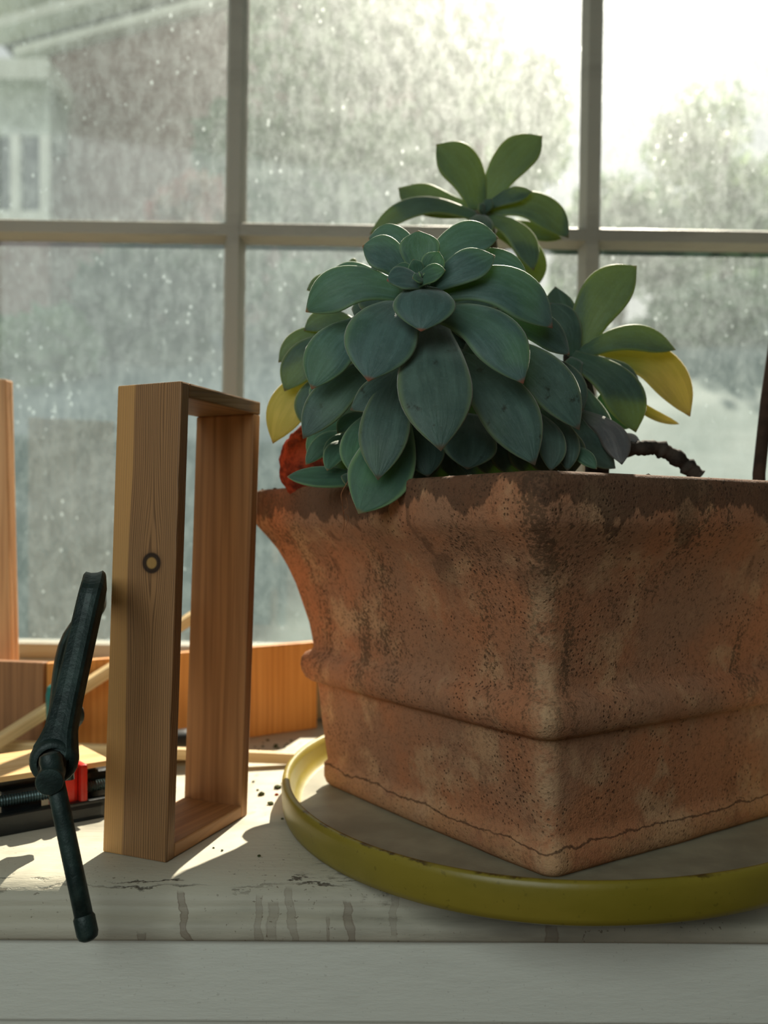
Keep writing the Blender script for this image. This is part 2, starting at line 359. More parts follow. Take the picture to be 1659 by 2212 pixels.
# white bay at the left edge of the wall
by = YH - .6
bl, br_ = P(-230, 0, by).x, P(108, 0, by).x
zt = P(0, 145, by).z; zb_ = P(0, 480, by).z
box('bay_wall', (bl, by, -1), (br_, YH, zb_), BRICK.m, house)
box('bay_cornice', (bl - .1, by - .2, zt - .22), (br_ + .06, YH, zt), TRIMW, house)
box('bay_panel', (bl, by, zt - .75), (br_, YH, zt - .22), plain('pale_bay_panel', (185, 195, 185), .6, scale=2), house)
wf = box('bay_window_frame', (bl, by - .02, zb_), (br_, YH, zb_ + .12), TRIMW, house)
for px in (-110, 35, 98):
    x = P(px, 0, by).x; box('mullion', (x - .05, by - .03, zb_ + .1), (x + .05, by + .05, zt - .75), TRIMW, wf)
for (pa, pb) in ((-230, -110), (-110, 35), (35, 98)):
    box('pane', (P(pa, 0, by).x + .04, by + .05, zb_ + .12), (P(pb, 0, by).x - .04, by + .07, zt - .75), DARKG, wf)
GR = G('bank_ground'); gv = GR.coord(); GR.bsdf(GR.mix(GR.step(GR.noise(gv, 1.5, 5), .4, .65), lin((82, 100, 96)), lin((120, 132, 128))), .9, .1)
V = []; Fc = []; nx, ny = 24, 16
gp = [(1.3, -.95), (2.2, -.6), (4, .35), (6, 1.15), (8.2, 1.95), (9.0, 2.1), (30, 2.3)]
for i in range(nx + 1):
    for (y, z) in gp: V.append((-12 + 26 * i / nx, y, z + .12 * mnoise.noise(Vector((i * .7, y, 0)))))
for i in range(nx):
    for k in range(len(gp) - 1): Fc.append((i * 7 + k, i * 7 + k + 1, (i + 1) * 7 + k + 1, (i + 1) * 7 + k))
tag(mesh('ground', V, Fc, GR.m, None, True), 'grassy bank rising outside the window', kind='structure')
kb = box('kerb_wall', (-9, 7.9, 1.6), (12, 8.2, P(0, 795, 8.0).z), plain('pale_stone', (150, 152, 148), .8, scale=4)); tag(kb, 'low pale stone kerb along the top of the bank', kind='structure')
def leafmat(name, c1, c2):
    g = G(name); v = g.coord(); col = g.mix(g.step(g.noise(v, 2.5, 3), .4, .6), lin(c1), lin(c2))
    b = g.bsdf(col, .6, .3, out=False); t = g.n('ShaderNodeBsdfTranslucent'); g.set(t.inputs[0], col)
    mx = g.n('ShaderNodeMixShader'); mx.inputs[0].default_value = .4; g.t.links.new(b, mx.inputs[1]); g.t.links.new(t.outputs[0], mx.inputs[2]); g.t.links.new(mx.outputs[0], g.out.inputs[0]); return g.m
BARK = plain('bark', (80, 66, 54), .9, .1, scale=9)
def tree(name, label, cat, px, py, d, rw, rh, mat, ground, n=2600, size=.09, blobs=9, group=None, seed=1):
    rnd = random.Random(seed); c = P(px, py, d); t = thing(name, label, cat, group)
    bl = []
    for i in range(blobs):
        a = rnd.uniform(0, 6.28); q = rnd.uniform(-1, 1); rr = math.sqrt(max(0, 1 - q * q)) * rnd.uniform(.3, .75)
        bl.append((c + Vector((math.cos(a) * rr * rw, math.sin(a) * rr * rw * .7, q * rh * .68)), rnd.uniform(.32, .5)))
    V, Fc = [], []
    for i in range(n):
        b, s = rnd.choice(bl); q = Vector((rnd.gauss(0, 1), rnd.gauss(0, 1), rnd.gauss(0, 1))).normalized() * (rnd.uniform(.55, 1.05))
        p = b + Vector((q.x * s * rw, q.y * s * rw, q.z * s * rh)); u = Vector((rnd.gauss(0, 1), rnd.gauss(0, 1), rnd.gauss(0, 1))).normalized(); w_ = u.orthogonal().normalized(); sz = size * rnd.uniform(.6, 1.4)
        k = len(V); V += [p - u * sz, p + w_ * sz * .5, p + u * sz, p - w_ * sz * .5]; Fc.append((k, k + 1, k + 2, k + 3))
    f = mesh('foliage', V, Fc, mat, t); f['kind'] = 'stuff'
    base = Vector((c.x, c.y, ground)); tube('trunk', smoothpath([base, base.lerp(c, .5) + Vector((.05, 0, 0)), c, c + Vector((.05, 0, rh * .6))], 5), [.045 * rw + .02] * 8 + [.03 * rw + .01] * 8, BARK, t, n=8)
LG = leafmat('pale_leaf', (120, 150, 105), (150, 172, 128)); DG = leafmat('dark_leaf', (34, 66, 46), (58, 92, 52)); MG = leafmat('mid_leaf', (95, 130, 95), (118, 145, 108)); PK = leafmat('pink_blossom', (200, 120, 110), (170, 140, 110))
tree('garden_bush', 'dark green bush outside behind the lower left pane', 'bush', 345, 670, 6.6, .66, .48, DG, 1.3, n=4200, seed=2)
tree('garden_bush', 'green bush rising behind the left upright of the window', 'bush', 520, 440, 8.0, .5, .85, MG, 1.7, seed=3)
tree('flowering_shrub', 'pink flowering shrub in front of the brick house', 'shrub', 400, 440, 6.9, .36, .14, PK, 1.6, n=900, seed=4)
tree('garden_tree', 'pale green tree filling the upper middle pane', 'tree', 800, 260, 8.6, 1.35, 1.5, LG, 1.9, n=6500, seed=5)
tree('garden_tree', 'slender pale tree against the bright sky', 'tree', 1130, 330, 9.4, .55, 1.3, LG, 1.9, n=1600, seed=6, blobs=7)
tree('garden_tree', 'pale tree behind the upper right pane', 'tree', 1560, 400, 9.8, 1.3, .95, LG, 2.0, n=3600, seed=7)
tree('garden_bush', 'low bush behind the right upright of the window', 'bush', 1330, 520, 8.6, .9, .55, MG, 1.9, n=2400, seed=8)
tree('garden_bush', 'bluish green bush behind the succulent rosettes', 'bush', 800, 700, 7.4, 1.1, .5, MG, 1.6, n=2600, seed=9)
tree('garden_bush', 'mid green bush behind the lower right pane', 'bush', 1560, 720, 7.6, .95, .45, MG, 1.6, n=2200, seed=10)
tree('garden_bush', 'small bush low behind the lower left pane', 'bush', 80, 800, 6.0, .5, .35, MG, .9, n=1400, seed=11)

# ---------------------------------------------------------------- terracotta pot
def terracotta(name, rim=True):
    g = G(name); v = g.coord(); vs = g.coord(scale=(1, 1, .35)); sx = g.n('ShaderNodeSeparateXYZ'); g.set(sx.inputs[0], v); Z = sx.outputs[2]
    col = g.mix(g.step(g.noise(v, 14, 4), .35, .65), lin((182, 122, 86)), lin((164, 122, 94)))
    col = g.mix(g.math('MULTIPLY', g.step(g.noise(v, 26, 5, .6), .5, .68), .7), col, lin((200, 162, 124)))
    big = g.noise(vs, 17, 5, .68, .9); gr = g.noise(v, 420, 3, .75)
    alg = g.math('MULTIPLY', g.step(g.math('ADD', big, g.math('MULTIPLY', g.math('SUBTRACT', gr, .5), .9)), .53, .68), g.math('ADD', .35, g.math('MULTIPLY', g.step(Z, .06, .13), .65)))
    col = g.mix(g.math('MULTIPLY', alg, .78), col, lin((84, 66, 48)))
    vo_ = g.n('ShaderNodeTexVoronoi'); g.set(vo_.inputs['Vector'], v); vo_.inputs['Scale'].default_value = 330
    pit = g.math('MULTIPLY', g.step(vo_.outputs['Distance'], .30, .16), g.step(g.noise(v, 30, 3), .42, .58))
    col = g.mix(g.math('MULTIPLY', pit, .75), col, lin((66, 46, 34)))
    sy = g.math('ADD', g.math('MULTIPLY', sx.outputs[0], .9836), g.math('MULTIPLY', sx.outputs[1], -.1790)); cd_ = g.math('ABSOLUTE', g.math('ADD', g.math('SUBTRACT', sy, -.0035), g.math('MULTIPLY', Z, .0255)))
    cm = g.math('MULTIPLY', g.math('MULTIPLY', g.step(cd_, .013, .001), g.step(g.noise(v, 60, 4, .7), .35, .6)), g.step(Z, .2, .17))
    col = g.mix(g.math('MULTIPLY', cm, .6), col, lin((204, 172, 134)))
    if rim:
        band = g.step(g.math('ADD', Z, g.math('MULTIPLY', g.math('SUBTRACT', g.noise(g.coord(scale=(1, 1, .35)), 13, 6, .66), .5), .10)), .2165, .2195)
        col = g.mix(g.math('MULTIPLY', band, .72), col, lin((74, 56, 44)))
        drip = g.math('MULTIPLY', g.step(g.noise(g.coord(scale=(1, 1, .12)), 42, 3, .5), .60, .66), g.step(Z, .15, .2))
        col = g.mix(g.math('MULTIPLY', drip, .55), col, lin((84, 62, 46)))
        pale = g.math('MULTIPLY', g.step(Z, .034, .015), g.step(g.noise(v, 30, 4, .7), .38, .55))
        col = g.mix(g.math('MULTIPLY', pale, .5), col, lin((190, 146, 104)))
        crack = g.math('MULTIPLY', g.step(g.math('ABSOLUTE', g.math('SUBTRACT', g.math('ADD', Z, g.math('MULTIPLY', g.noise(v, 40, 5, .6), .014)), .0285)), .0010, .0003), g.step(g.noise(v, 8, 2), .32, .42))
        col = g.mix(g.math('MULTIPLY', crack, .7), col, lin((52, 34, 24)))
    col = g.mix(g.math('MULTIPLY', g.step(g.noise(v, 260, 4, .8), .50, .66), .38), col, lin((70, 50, 38)))
    h = g.math('ADD', g.math('MULTIPLY', gr, .9), g.math('MULTIPLY', pit, -.6))
    g.bsdf(col, .85, .2, bump=h, bs=.6, bd=.0016); return g.m
TERRA = terracotta('weathered_terracotta')
PC = Vector((.1287, .7267)); DA = Vector((-.569, .822)); DB = Vector((.822, .569)); HALF = .127
def ring(s, z, rad, n=18, bow=0):
    rad = rad * .62
    """rounded square of half-size HALF*s at height z; corner radius rad"""
    h = HALF * s; out = []
    for q in range(4):
        sa, sb = [(-1, -1), (1, -1), (1, 1), (-1, 1)][q]; ca, cbb = sa * (h - rad), sb * (h - rad); a0 = [180, 270, 0, 90][q]
        for k in range(n // 2 + 1):
            an = R(a0 + 90 * k / (n // 2)); out.append((ca + rad * math.cos(an), cbb + rad * math.sin(an)))
        nxt = [(1, -1), (1, 1), (-1, 1), (-1, -1)][q]; na, nb = nxt[0] * (h - rad), nxt[1] * (h - rad)
        a1 = R(a0 + 90); p1 = (ca + rad * math.cos(a1), cbb + rad * math.sin(a1)); p2 = (na + rad * math.cos(a1), nb + rad * math.sin(a1))
        for k in range(1, 16):
            t = k / 16; e = bow * 4 * t * (1 - t)
            out.append((p1[0] + (p2[0] - p1[0]) * t + math.cos(a1) * e, p1[1] + (p2[1] - p1[1]) * t + math.sin(a1) * e))
    res = []
    for (a_, b_) in out:
        p = PC + DA * a_ + DB * b_
        res.append(Vector((p.x - .0255 * z, p.y, z - .018 * z * b_ / .15 * 0)))
    return res
ZB = .0045
prof = [(.93, ZB, .012), (.985, ZB, .014), (1.010, ZB + .003, .016), (1.020, .012, .017), (1.018, .0225, .017), (.999, .0250, .016), (1.003, .032, .016), (1.010, .043, .016), (1.018, .055, .016), (1.026, .068, .016), (1.035, .080, .016), (1.040, .0855, .016),
        (1.044, .0872, .016), (1.072, .0878, .018), (1.100, .0905, .019), (1.118, .0960, .019), (1.121, .1010, .019), (1.114, .1060, .019), (1.094, .1100, .018), (1.066, .1120, .017), (1.054, .1145, .017), (1.057, .121, .017), (1.070, .134, .017), (1.098, .150, .017), (1.126, .165, .017), (1.160, .179, .017), (1.205, .192, .017), (1.250, .2015, .017), (1.290, .2085, .018),
        (1.306, .2115, .018), (1.312, .215, .018), (1.315, .222, .018), (1.314, .2325, .018), (1.309, .2352, .018), (1.299, .2380, .017), (1.286, .2394, .016), (1.27, .2398, .015), (1.225, .2395, .014), (1.205, .2375, .013), (1.195, .230, .012), (1.17, .205, .012), (1.08, .17, .012), (1.0, .14, .012), (.5, .139, .01)]
rings = [ring(s, z, r_, bow=(.004 if z > .2 else .0015)) for (s, z, r_) in prof]
V = []; Fc = []; m = len(rings[0])
for rg in rings:
    for p in rg:
        nz = mnoise.noise(p * 30) * .0012 + mnoise.noise(p * 90) * .0004
        d = Vector((p.x - PC.x, p.y - PC.y, 0)).normalized(); V.append(p + d * nz)
for i in range(len(rings) - 1):
    for k in range(m): Fc.append((i * m + k, i * m + (k + 1) % m, (i + 1) * m + (k + 1) % m, (i + 1) * m + k))
Fc += [tuple(range(m))[::-1], tuple((len(rings) - 1) * m + k for k in range(m))]
pot = thing('plant_pot', 'large weathered square terracotta pot flaring to a thick rim', 'pot')
mesh('pot_body', V, Fc, TERRA, pot, True)
# soil filling, slightly mounded
SOIL = plain('dark_soil', (58, 44, 34), .95, .1, var=.4, scale=180, bump=.8)
sp_ = G('soil'); 
n = 40; V = []; Fc = []
for i in range(n + 1):
    for j in range(n + 1):
        a_ = (i / n * 2 - 1) * HALF * 1.185; b_ = (j / n * 2 - 1) * HALF * 1.185; p = PC + DA * a_ + DB * b_
        V.append(Vector((p.x - .006, p.y, .226 + .006 * mnoise.noise(Vector((a_ * 30, b_ * 30, 0))) + .003 * mnoise.noise(Vector((a_ * 110, b_ * 110, 4))))))
for i in range(n):
    for j in range(n): Fc.append((i * (n + 1) + j, (i + 1) * (n + 1) + j, (i + 1) * (n + 1) + j + 1, i * (n + 1) + j + 1))
so = mesh('soil', V, Fc, SOIL, pot, True); so['kind'] = 'stuff'

# crumbs of soil on the rim (joined, uncountable)
def lump(c, r, rnd, flat=.6, sub=1):
    bm = bmesh.new(); bmesh.ops.create_icosphere(bm, subdivisions=sub, radius=r)
    V = [Vector((v.co.x * rnd.uniform(.7, 1.3), v.co.y * rnd.uniform(.7, 1.3), v.co.z * flat * rnd.uniform(.7, 1.3))) + c for v in bm.verts]; Fq = [tuple(v.index for v in f.verts) for f in bm.faces]; bm.free(); return V, Fq
rnd = random.Random(4); V = []; Fc = []
for (px, py, d, k, sp2) in ((595, 1062, .765, 26, 28), (740, 1052, .66, 14, 60), (1480, 1018, .60, 30, 90), (1400, 1014, .58, 12, 40), (1600, 1026, .63, 14, 50)):
    for i in range(k):
        q = P(px + rnd.gauss(0, sp2 * .5), py, d + rnd.uniform(-.01, .02)); q.z = .2395 + rnd.uniform(0, .0012)
        a_, b_ = lump(q, rnd.uniform(.0007, .0022), rnd); kk = len(V); V += a_; Fc += [tuple(i_ + kk for i_ in f) for f in b_]
cr = mesh('soil_crumbs', V, Fc, SOIL, pot); cr['kind'] = 'stuff'

# ---------------------------------------------------------------- yellow saucer under the pot
SC = Vector((.11, .735)); 
def sr(th, k=0.0):
    c_, s_ = math.cos(th), math.sin(th); a_ = (.225 if c_ > 0 else .187) - k; b_ = .241 - k
    return Vector((SC.x + a_ * c_, SC.y + b_ * s_))
g = G('olive_yellow_glaze'); v = g.coord(); sx = g.n('ShaderNodeSeparateXYZ'); g.set(sx.inputs[0], v)
col = g.mix(g.step(g.noise(g.coord(scale=(1, 1, 3)), 12, 4), .35, .65), lin((128, 116, 36)), lin((140, 126, 44)))
wear = g.math('MULTIPLY', g.step(g.math('ADD', sx.outputs[2], g.math('MULTIPLY', g.noise(v, 70, 4, .7), .006)), .0266, .0276), g.step(g.noise(v, 22, 4), .5, .6))
col = g.mix(wear, col, lin((70, 52, 22)))
col = g.mix(g.math('MULTIPLY', g.step(g.noise(v, 300, 2), .66, .74), .35), col, lin((80, 70, 20)))
g.bsdf(col, .38, .5, bump=g.noise(v, 240, 3), bs=.12, bd=.0008); YG = g.m
sauc = thing('plant_saucer', 'wide oval yellow saucer under the terracotta pot, overhanging the sill', 'saucer')
sp = [(.014, .0006), (.004, 0), (.001, .0015), (.0, .005), (-.0005, .012), (-.0005, .020), (.0002, .0232), (.0015, .0245), (.0035, .0245), (.0052, .0232), (.0062, .019), (.0075, .011), (.010, .006), (.014, .0045)]
V = []; Fc = []; n = 128
for (k, z) in sp:
    for i in range(n):
        q = sr(2 * math.pi * i / n, k); V.append((q.x, q.y, z))
for i in range(len(sp) - 1):
    for j in range(n): Fc.append((i * n + j, i * n + (j + 1) % n, (i + 1) * n + (j + 1) % n, (i + 1) * n + j))
mesh('saucer_rim', V, Fc, YG, sauc, True)
V = []; Fc = []
for z in (.0006, .0044):
    for i in range(n): q = sr(2 * math.pi * i / n, .0135); V.append((q.x, q.y, z))
Fc = [tuple(range(n))[::-1], tuple(range(n, 2 * n))] + [(j, (j + 1) % n, n + (j + 1) % n, n + j) for j in range(n)]
BEI = plain('chalky_saucer_floor', (142, 138, 118), .45, .4, var=.08, scale=30)
tag(mesh('saucer_floor', V, Fc, BEI, sauc), 'chalky beige floor')

# ---------------------------------------------------------------- wooden frame, racked
FR1 = wood_mat('pine_front', (198, 150, 92), (158, 118, 78), (92, 66, 42), knot=(.0355, .187, .0060), split=.0155, contrast=.75)
FR2 = wood_mat('pine_side', (186, 138, 92), (160, 116, 76), (124, 84, 54), contrast=.25, period=.006)
FR3 = wood_mat('pine_top', (150, 112, 70), (128, 94, 58), (86, 60, 38), contrast=.6, period=.003)
def frame(name, label, C, wv, lv, h, t, lean, mats, notop=False):
    """C front corner; wv = board width (to the left), lv = along the long side; lean = sideways shift over the height"""
    T = thing(name, label, 'frame', None)
    wd, ld = wv.normalized(), lv.normalized(); L = lv.length
    def pt(a, b, z):            # a along lv (metres), b fraction along wv
        sh = lean * z / h; return C + ld * a + wv * b + Vector((sh.x, sh.y, z))
    def board(nm, a0, a1, z0, z1, mat, uv, bv=.0012):
        pts = [pt(a0, 0, z0), pt(a1, 0, z0), pt(a1, 1, z0), pt(a0, 1, z0), pt(a0, 0, z1), pt(a1, 0, z1), pt(a1, 1, z1), pt(a0, 1, z1)]
        return hexa(nm, pts, mat, T, bv, uv)
    up = Vector((0, 0, 1))
    board('side_board', 0, t, 0, h, mats[0], (pt(0, 1, 0), -wd, up))
    board('side_board', L - t, L, 0, h - t, mats[1], (pt(0, 1, 0), -wd, up))
    board('bottom_board', t, L - t, .0003, t, mats[1], (pt(0, 1, 0), -wd, ld))
    if not notop: board('top_board', t, L, h - t, h, mats[2], (pt(0, 1, 0), -wd, ld))
    return T
Cc = P(359, 1865, .592); Cc.z = 0
frame('wooden_box_frame', 'open pine frame standing upright beside the pot, knot in its front board', Cc, Vector((-.0458, .021, 0)), Vector((.0364, .100, 0)), .301, .0095, Vector((.0098, 0, 0)), (FR1, FR2, FR3))
# the taller frame cut off at the left edge
C2 = Vector((-.3385, .87, 0))
FR4 = wood_mat('pale_pine', (222, 172, 122), (206, 154, 106), (160, 110, 70), contrast=.5, period=.005)
hexa_t = thing('upright_board', 'pale upright wooden board at the left beside the window', 'board')
hexa('board_face', [Vector((-.46, .862, 0)), Vector((-.3400, .872, 0)), Vector((-.3375, .884, 0)), Vector((-.46, .874, 0)), Vector((-.46, .862, .352)), Vector((-.3480, .872, .346)), Vector((-.3455, .884, .346)), Vector((-.46, .874, .352))], FR4, hexa_t, .0015, (Vector((-.46, .86, 0)), Vector((1, 0, 0)), Vector((0, 0, 1))))
# long board lying on edge + its end piece
ORA = wood_mat('orange_pine', (216, 150, 78), (202, 136, 66), (160, 96, 44), contrast=.4, period=.006)
BRN = wood_mat('brown_pine', (156, 112, 76), (138, 98, 66), (98, 68, 44), contrast=.4, period=.006)
lb = thing('long_board_frame', 'low honey coloured wooden frame on edge behind pot and clamp', 'frame')
pa, pb = Vector((-.295, .832, 0)), Vector((-.0700, .992, 0)); dd = (pb - pa).normalized(); nn = Vector((-dd.y, dd.x, 0))
def vboard(nm, p, q, th, h0, h1, mat, T, side=1):
    d_ = (q - p).normalized(); n_ = Vector((-d_.y, d_.x, 0)) * side * th
    pts = [p, q, q + n_, p + n_]; return hexa(nm, [x + Vector((0, 0, h0)) for x in pts] + [x + Vector((0, 0, h1)) for x in pts], mat, T, .0012, (p, d_, Vector((0, 0, 1))))
vboard('long_board', pa, pb, .010, 0, .0905, ORA, lb)
vboard('end_board', pa + Vector((-.003, -.003, 0)), pa + Vector((-.10, .020, 0)), .010, 0, .0915, BRN, lb, -1)

# ---------------------------------------------------------------- sticks
STK = wood_mat('stick_wood', (222, 196, 148), (206, 176, 126), (160, 128, 86), contrast=.3, period=.003)
sq = [(1, 1), (-1, 1), (-1, -1), (1, -1)]
def stick(name, label, p, q, r, mat):
    d_ = (q - p).normalized(); s_ = Vector((d_.y, -d_.x, 0)).normalized(); u_ = s_.cross(d_)
    if u_.z < 0: u_ = -u_
    pts = [p - s_ * r - u_ * r, q - s_ * r - u_ * r, q + s_ * r - u_ * r, p + s_ * r - u_ * r]
    pts += [x + u_ * 2 * r for x in pts]
    o = hexa(name, pts, mat, None, .0012, (p, u_, d_)); return tag(o, label, 'stick')
stick('wooden_stick', 'pale square stick slanting up behind the iron clamp', P(-35, 1622, .775), P(425, 1328, .920), .0050, STK)
stick('wooden_stick', 'pale square stick lying flat, reaching towards the saucer', P(-60, 1609, .80), Vector((P(650, 1640, .838).x, .838, .0056)), .0048, STK)
g_ = tube('support_stake', [P(1640, 1023, .72) + Vector((0, 0, -.05)), P(1640, 1023, .72), P(1657, 860, .745), P(1682, 680, .775), P(1700, 520, .80)], .0047, plain('dark_stake_wood', (62, 46, 36), .8, .2, scale=80), n=10)
tag(g_, 'thin dark wooden stake in the pot, at the right edge', 'stake')

# ---------------------------------------------------------------- iron C-clamp
IRON = G('green_black_iron'); v = IRON.coord(); IRON.bsdf(IRON.mix(IRON.step(IRON.noise(v, 60, 5, .7), .4, .62), lin((26, 44, 42)), lin((46, 66, 62))), IRON.math('ADD', .38, IRON.math('MULTIPLY', IRON.noise(v, 40, 3), .25)), .5, metal=.25, bump=IRON.noise(v, 160, 4, .7), bs=.5, bd=.0012)
IRON = IRON.m
STEEL = plain('dark_screw_steel', (46, 48, 46), .35, .5, metal=.7, var=.2, scale=120)
cl = thing('iron_c_clamp', 'dark green iron C-clamp with hanging sliding handle beside the pine frame', 'clamp')
ax = (Vector((-.307, 1, -.078))).normalized()
hub = P(118, 1640, .548); top = P(196, 1300, .560); topb = P(206, 1262, .566)
# front arm + bend + spine + rear arm as one I-section sweep
isec = [(1, .95), (.55, 1), (.42, .35), (.42, -.35), (.55, -1), (1, -.95), (1, -1), (1, -1)]
isec = [(1, .55), (.93, .8), (.72, 1), (.5, .93), (.25, .86), (-.25, .86), (-.5, .93), (-.72, 1), (-.93, .8), (-1, .55), (-1, -.55), (-.93, -.8), (-.72, -1), (-.5, -.93), (-.25, -.86), (.25, -.86), (.5, -.93), (.72, -1), (.93, -.8), (1, -.55)]
armpath = smoothpath([hub + Vector((0, 0, .001)), hub.lerp(top, .10), hub.lerp(top, .22), hub.lerp(top, .42), hub.lerp(top, .7), top, P(203, 1272, .566), topb + ax * .014 + Vector((0, 0, .001)), topb + ax * .05 + Vector((0, 0, -.002)), topb + ax * .085 + Vector((0, 0, -.004)), topb + ax * .102 + Vector((0, 0, -.014)), hub + ax * .100 + Vector((.006, 0, .06)), hub + ax * .098 + Vector((0, 0, .012)), Vector(((hub + ax * .098).x, (hub + ax * .098).y, .0395))], 5)
nn_ = len(armpath); rad = []
for i in range(nn_):
    t = i / (nn_ - 1); wd_ = interp([(0, .0100), (.04, .0124), (.09, .0104), (.14, .0086), (.22, .0076), (.36, .0069), (.5, .0068), (.75, .0066), (.9, .007), (1, .009)], t)
    rad.append((interp([(0, .0085), (.1, .0075), (1, .0072)], t), wd_))
tube('clamp_body', armpath, rad, IRON, cl, n=20, section=[(b_, a_) for (a_, b_) in isec], up=Vector((1, 0, .1)), smooth=False)
def ringdata(prof_, c, d_, n=28):
    u = d_.orthogonal().normalized(); s_ = d_.cross(u); V = []; Fc = []
    for (r_, z_) in prof_:
        for k in range(n): an = 2 * math.pi * k / n; V.append(c + d_ * z_ + (u * math.cos(an) + s_ * math.sin(an)) * r_)
    for i in range(len(prof_) - 1):
        for k in range(n): Fc.append((i * n + k, i * n + (k + 1) % n, (i + 1) * n + (k + 1) % n, (i + 1) * n + k))
    return V, Fc
def lathe(name, prof_, c, d_, mat, parent, n=28, closed=True):
    V, Fc = ringdata(prof_, c, d_, n)
    if closed: Fc += [tuple(range(n))[::-1], tuple((len(prof_) - 1) * n + k for k in range(n))]
    o = mesh(name, V, Fc, mat, parent, True); bmx = bmesh.new(); bmx.from_mesh(o.data); bmesh.ops.recalc_face_normals(bmx, faces=bmx.faces)
    for e in bmx.edges:
        if len(e.link_faces) == 2 and e.calc_face_angle(0) > .7: e.smooth = False
    bmx.to_mesh(o.data); bmx.free(); return o
sax = (P(106, 1690, .505) - P(122, 1640, .548)).normalized()      # screw axis, towards the room
lathe('hub', [(.0095, -.010), (.0125, -.008), (.0136, -.003), (.0136, .003), (.0125, .0075), (.0105, .009), (.0088, .009), (.0084, .006)], hub, sax, IRON, cl)
tp = []
k = -.104
while k < .020: tp += [(.0074, k), (.0066, k + .0009)]; k += .0018
lathe('screw', tp, hub, sax, STEEL, cl, n=20)
endc = P(107, 1690, .512)
lathe('screw_head', [(.0062, -.026), (.0070, -.022), (.0070, -.006), (.0074, -.003), (.0074, -.0006), (.0070, .0), (.0060, .0002)], endc, sax, IRON, cl)
lathe('swivel_pad', [(.004, -.116), (.010, -.113), (.0105, -.108), (.006, -.103)], hub, sax, IRON, cl)
h0 = P(112, 1652, .520); h1 = P(186, 2000, .512); hd = (h1 - h0).normalized()
tube('handle', [h0, h0.lerp(h1, .3), h0.lerp(h1, .7), h1], .0050, IRON, cl, n=20)
lathe('handle_end', [(.0050, -.004), (.0058, -.0025), (.0058, .006), (.0050, .0085), (.0030, .0098)], h1 - hd * .002, hd, IRON, cl)
lathe('handle_end', [(.0050, -.004), (.0060, -.0025), (.0062, .005), (.0052, .0078), (.0030, .0088)], h0 + hd * .002, -hd, IRON, cl)

# ---------------------------------------------------------------- bar clamp and plywood behind
BLK = plain('black_enamel', (20, 26, 27), .35, .5, var=.2, scale=80)
RED = plain('red_enamel', (188, 36, 24), .35, .5, var=.12, scale=50)
bc_ = thing('bar_clamp', 'black bar clamp with red jaw lying behind the iron clamp', 'clamp')
b0 = Vector((-.40, .595, 0)); b1 = Vector((-.205, .695, 0)); b0 = Vector((P(-60, 0, .632).x, .632, 0)); b1 = Vector((P(240, 0, .69).x, .69, 0)); bd_ = (b1 - b0).normalized(); bn = Vector((-bd_.y, bd_.x, 0))
def bbox(nm, s0, s1, w0, w1, z0, z1, mat, bv=.001, T=bc_):
    pts = [b0 + bd_ * s0 + bn * w0, b0 + bd_ * s1 + bn * w0, b0 + bd_ * s1 + bn * w1, b0 + bd_ * s0 + bn * w1]
    return hexa(nm, [x + Vector((0, 0, z0)) for x in pts] + [x + Vector((0, 0, z1)) for x in pts], mat, T, bv, (b0, bn, bd_))
LB = (b1 - b0).length
bbox('bar', -.02, LB, -.001, .008, 0, .014, BLK)
bbox('bar', -.02, LB - .004, .020, .050, .026, .0345, BLK)
bbox('tail_jaw', .022, .05, .012, .05, 0, .027, BLK, .002)
jx = (P(163, 0, .672).x - b0.x) / bd_.x
jaw = []
bbox('red_jaw', jx - .014, jx + .003, .004, .020, .008, .0465, RED, .003)
bbox('red_jaw', jx + .003, jx + .0085, .000, .022, .010, .040, RED, .002)
bbox('jaw_foot', jx - .012, jx + .02, -.002, .020, .0, .012, BLK, .003)
bbox('rear_jaw', jx + .012, LB + .02, .016, .05, 0, .030, BLK, .004)
tp = []; k = 0.0; LL = LB + .03
while k < LL: tp += [(.0042, k), (.0034, k + .0009)]; k += .0019
lathe('threaded_rod', tp, b0 - bd_ * .02 + bn * .012 + Vector((0, 0, .0205)), bd_, plain('grey_thread_steel', (70, 88, 88), .3, .5, metal=.6), bc_, n=14)
PLY = wood_mat('plywood', (226, 190, 138), (210, 168, 112), (178, 128, 80), contrast=.4, period=.012)
ply = bbox('plywood_offcut', -.04, jx + .028, .006, .075, .0475, .0515, PLY, .0006, None)
for v_ in ply.data.vertices: pass
ply.location.z = -.0125; tag(ply, 'pale plywood offcut resting on top of the black bar clamp', 'plywood')
kn = thing('black_clamp_handle', 'black rounded plastic grip lying behind the pine frame', 'grip')
kc = P(392, 1605, .850); kc.z = .0155
lathe('grip', [(.004, -.032), (.011, -.028), (.0145, -.015), (.0135, 0), (.0148, .014), (.010, .026), (.004, .029)], kc, Vector((.9, .4, 0)).normalized(), BLK, kn, n=20)
lathe('shaft', [(.004, .026), (.004, .06)], kc, Vector((.9, .4, 0)).normalized(), STEEL, kn, n=12)
tg = thing('teal_handle', 'dark teal plastic handle standing behind the iron clamp', 'handle')
tcn = P(121, 1500, .79)
lathe('handle_grip', [(.008, -tcn.z + .001), (.0085, -.045), (.0068, -.030), (.0080, -.012), (.0082, 0), (.0068, .0065), (.003, .0092)], tcn, Vector((0, 0, 1)), plain('teal_plastic', (16, 98, 96), .35, .5), tg, n=20)

